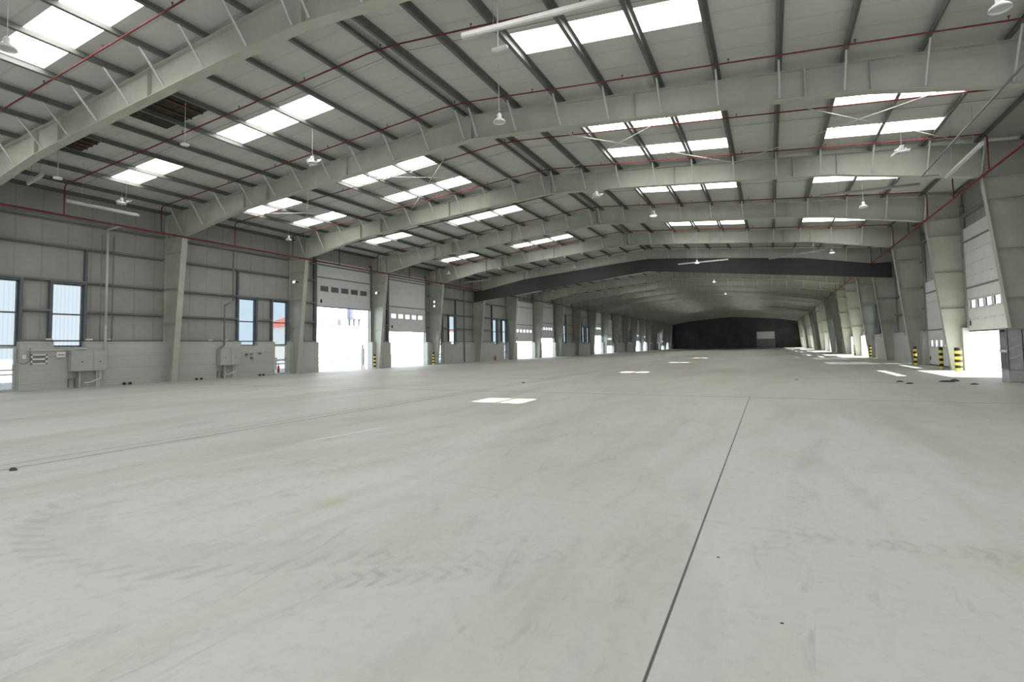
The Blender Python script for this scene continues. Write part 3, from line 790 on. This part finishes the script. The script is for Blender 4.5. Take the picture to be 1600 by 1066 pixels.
# ------------------------------------------------------------------ steel cabinet at right
o = thing('steel_kiosk', 'battered grey steel kiosk with glass front beside the right open door', 'cabinet', (8.0, 25.6, 0))
kx0, kx1, ky0, ky1, kh = 7.8, 8.26, 25.4, 26.1, 1.95
m = MB(); m.box(kx0, ky0, 0, kx1, ky1, .45); m.box(kx0 + .02, ky0 + .02, .45, kx1 - .02, ky1 - .02, .5)
m.box(kx0, ky0, .45, kx1, ky0 + .05, kh); m.box(kx1 - .05, ky0, .45, kx1, ky1, kh); m.box(kx0, ky1 - .05, .45, kx1, ky1, kh)
m.box(kx0, ky0, .45, kx0 + .05, ky0 + .12, kh); m.build('body', M_CAB, o, bevel=.015)
MB().box(kx0 - .05, ky0 - .05, kh, kx1 + .05, ky1 + .05, kh + .05).build('top', M_CAB, o, bevel=.01)
MB().box(kx0 - .01, ky0 + .1, .5, kx0 + .02, ky1 - .08, 1.08).build('lower_pane', M_DGLASS, o)
MB().box(kx0 - .01, ky0 + .1, 1.22, kx0 + .02, ky1 - .08, 1.85).build('upper_pane', M_DGLASS, o)
MB().box(kx0 - .03, ky0 + .02, 1.1, kx0 + .02, ky1 - .02, 1.2).build('rail', M_WHITE, o)
MB().box(kx0 + .08, ky0 - .02, .06, kx1 - .06, ky0 - .001, .4).build('foot_panel', M_BOX, o, bevel=.01)
m = MB()
for z, zz in ((.85, .98), (1.2, 1.36)): m.prism([(kx0 + .06, ky0 - .004, z), (kx1 - .08, ky0 - .004, zz), (kx1 - .08, ky0 - .004, zz + .04), (kx0 + .06, ky0 - .004, z + .05)], (0, -.006, 0))
m.build('bent_trim', M_PLATE, o)

# wrapped stand in the left door opening
o = thing('wrapped_stand', 'upright pale stand wrapped in plastic at the edge of the open left door', 'stand', (-29.7, 33.5, 0))
m = MB().lathe([(.13, .35), (.17, .8), (.19, 1.25), (.20, 1.5), (.13, 1.68), (.07, 1.75)], 10, (-29.7, 33.5, 0)); m.build('wrap', M_PLASTIC, o, smooth=True)
MB().tube((-29.77, 33.5, 0), (-29.74, 33.5, .5), .035).build('leg', M_GIRT, o); MB().tube((-29.58, 33.55, 0), (-29.64, 33.5, .5), .035).build('leg', M_GIRT, o)
MB().tube((-29.68, 33.5, 1.7), (-29.66, 33.5, 2.0), .06, 8).build('post_top', M_GIRT, o)

# red extinguishers and loose posts near far windows
for (y, lb, x) in ((27.3, 'red extinguisher standing outside behind the second glass door', -32.0), (56.6, 'red extinguisher on the far left wall', WF + .12)):
    o = thing('fire_extinguisher', lb, 'extinguisher', (x, y, 0))
    MB().lathe([(.001, 0), (.075, 0), (.08, .03), (.08, .42), (.05, .5), (.02, .53)], 14, (x, y, .02)).build('cylinder', simple('extinguisher_red', (.5, .03, .03), .3), o, smooth=True)
    MB().tube((x, y, .53), (x, y, .6), .022).box(x - .02, y - .06, .6, x + .02, y + .06, .63).build('valve', M_BLACK, o)

# litter on the floor
def litter(x, y, s, lb, flat=.35):
    m = MB(); n = 9; rnd = random.Random(int(abs(x * 100) + y * 10))
    ring = []
    for kk, (rr, z) in enumerate(((1, .004), (.85, .5), (.35, .95))):
        for i in range(n):
            t = 2 * math.pi * i / n; q = rr * (0.65 + .5 * rnd.random())
            m.v.append((x + s * q * math.cos(t), y + s * .7 * q * math.sin(t), z * s * flat * (.7 + .5 * rnd.random())))
    for kk in range(2):
        for i in range(n): m.f.append((kk * n + i, kk * n + (i + 1) % n, (kk + 1) * n + (i + 1) % n, (kk + 1) * n + i))
    m.f.append(tuple(range(2 * n, 3 * n))); m.f.append(tuple(range(n - 1, -1, -1)))
    tag(m.build('floor_scrap', M_DEBRIS), lb, 'litter', 'dark scraps on the floor')
litter(4.47, 25.13, .14, 'dark scrap on the floor, leftmost of the row left of the kiosk')
litter(4.57, 24.09, .14, 'dark scrap on the floor, second from left in the row left of the kiosk')
litter(5.96, 25.44, .30, 'largest dark crumpled rag on the floor left of the kiosk', .22)
litter(6.35, 25.9, .16, 'dark lump touching the largest rag on the floor', .5)
litter(6.49, 24.18, .13, 'dark scrap on the floor nearest the kiosk')
litter(-9.55, 3.71, .07, 'small black stone beside the long floor joint at the left edge', .6)
litter(.97, 25.63, .07, 'small dark speck on the floor in the middle distance')
litter(-.41, 4.33, .014, 'tiny dark chip on the floor right of the straight joint')
litter(.0, 3.47, .014, 'tiny dark chip on the floor in the right foreground')
litter(-9.9, 21.5, .10, 'small dark scrap by the far crossing of floor joints')

# ------------------------------------------------------------------ outside, seen through the open doors
o = thing('outbuilding', 'white building with red tiled roof seen through the first open door', 'building', (-62, 64, 0))
MB().box(-70, 56, -.06, -60, 96, 5.1).build('wall', M_BUILD, o)
MB().prism([(-59.7, 55.6, 5.1), (-70.3, 55.6, 5.1), (-65, 57.5, 6.9)], (0, 5.2, 0)).build('roof', M_TILE, o)
MB().box(-60.2, 61, 5.1, -59.8, 96, 5.35).build('red_coping', M_TILE, o)
for yy in (58.6, 62.2): MB().box(-59.98, yy, 2.0, -59.9, yy + 1.0, 3.3).build('window', M_BOX, o)
for i, (yy, z0, z1, r_) in enumerate(((69.6, 5.6, 7.0, .9), (72.4, 6.9, 9.2, 1.25))):
    o = thing('water_tank', ['shorter dark water tank', 'taller dark water tank on legs'][i] + ' above the building seen through the open door', 'tank', (-66, yy, z0))
    for a in (-.6, .6):
        for b in (-.6, .6): MB().box(-66 + a - .15, yy + b - .15, 5.1, -66 + a + .15, yy + b + .15, z0).build('leg', M_TANK, o)
    MB().lathe([(.001, 0), (r_ * .95, 0), (r_, .2), (r_, z1 - z0 - .3), (r_ * .7, z1 - z0), (.001, z1 - z0 + .1)], 18, (-66, yy, z0)).build('tank', M_TANK, o)
o = thing('yard_fence', 'low pale post and rail fence in the yard left of the hall', 'fence', (-40, 50, 0))
MB().box(-40.03, 20, .75, -39.97, 110, .85).build('rail', M_BUILD, o)
MB().box(-40.03, 20, .35, -39.97, 110, .42).build('rail', M_BUILD, o)
for i in range(40): MB().box(-40.05, 20 + 2.3 * i, -.06, -39.95, 20.1 + 2.3 * i, 1.0).build('post', M_BOX, o)
tag(MB().box(34, 0, -.06, 34.3, 160, 2.4).build('boundary_wall', M_BUILD), 'pale boundary wall across the yard right of the hall', 'wall')
m = MB()
for i in range(22):
    a = -40 + i * 18; h = 9 + 5 * math.sin(i * 1.7) + 3 * math.sin(i * .6)
    m.prism([(150, a - 22, -.1), (150, a + 22, -.1), (150, a + 4, h)], (25, 0, 0))
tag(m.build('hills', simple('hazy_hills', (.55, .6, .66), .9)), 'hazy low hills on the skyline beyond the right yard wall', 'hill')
for o_ in list(bpy.data.objects):
    if '_o' in o_: del o_['_o']
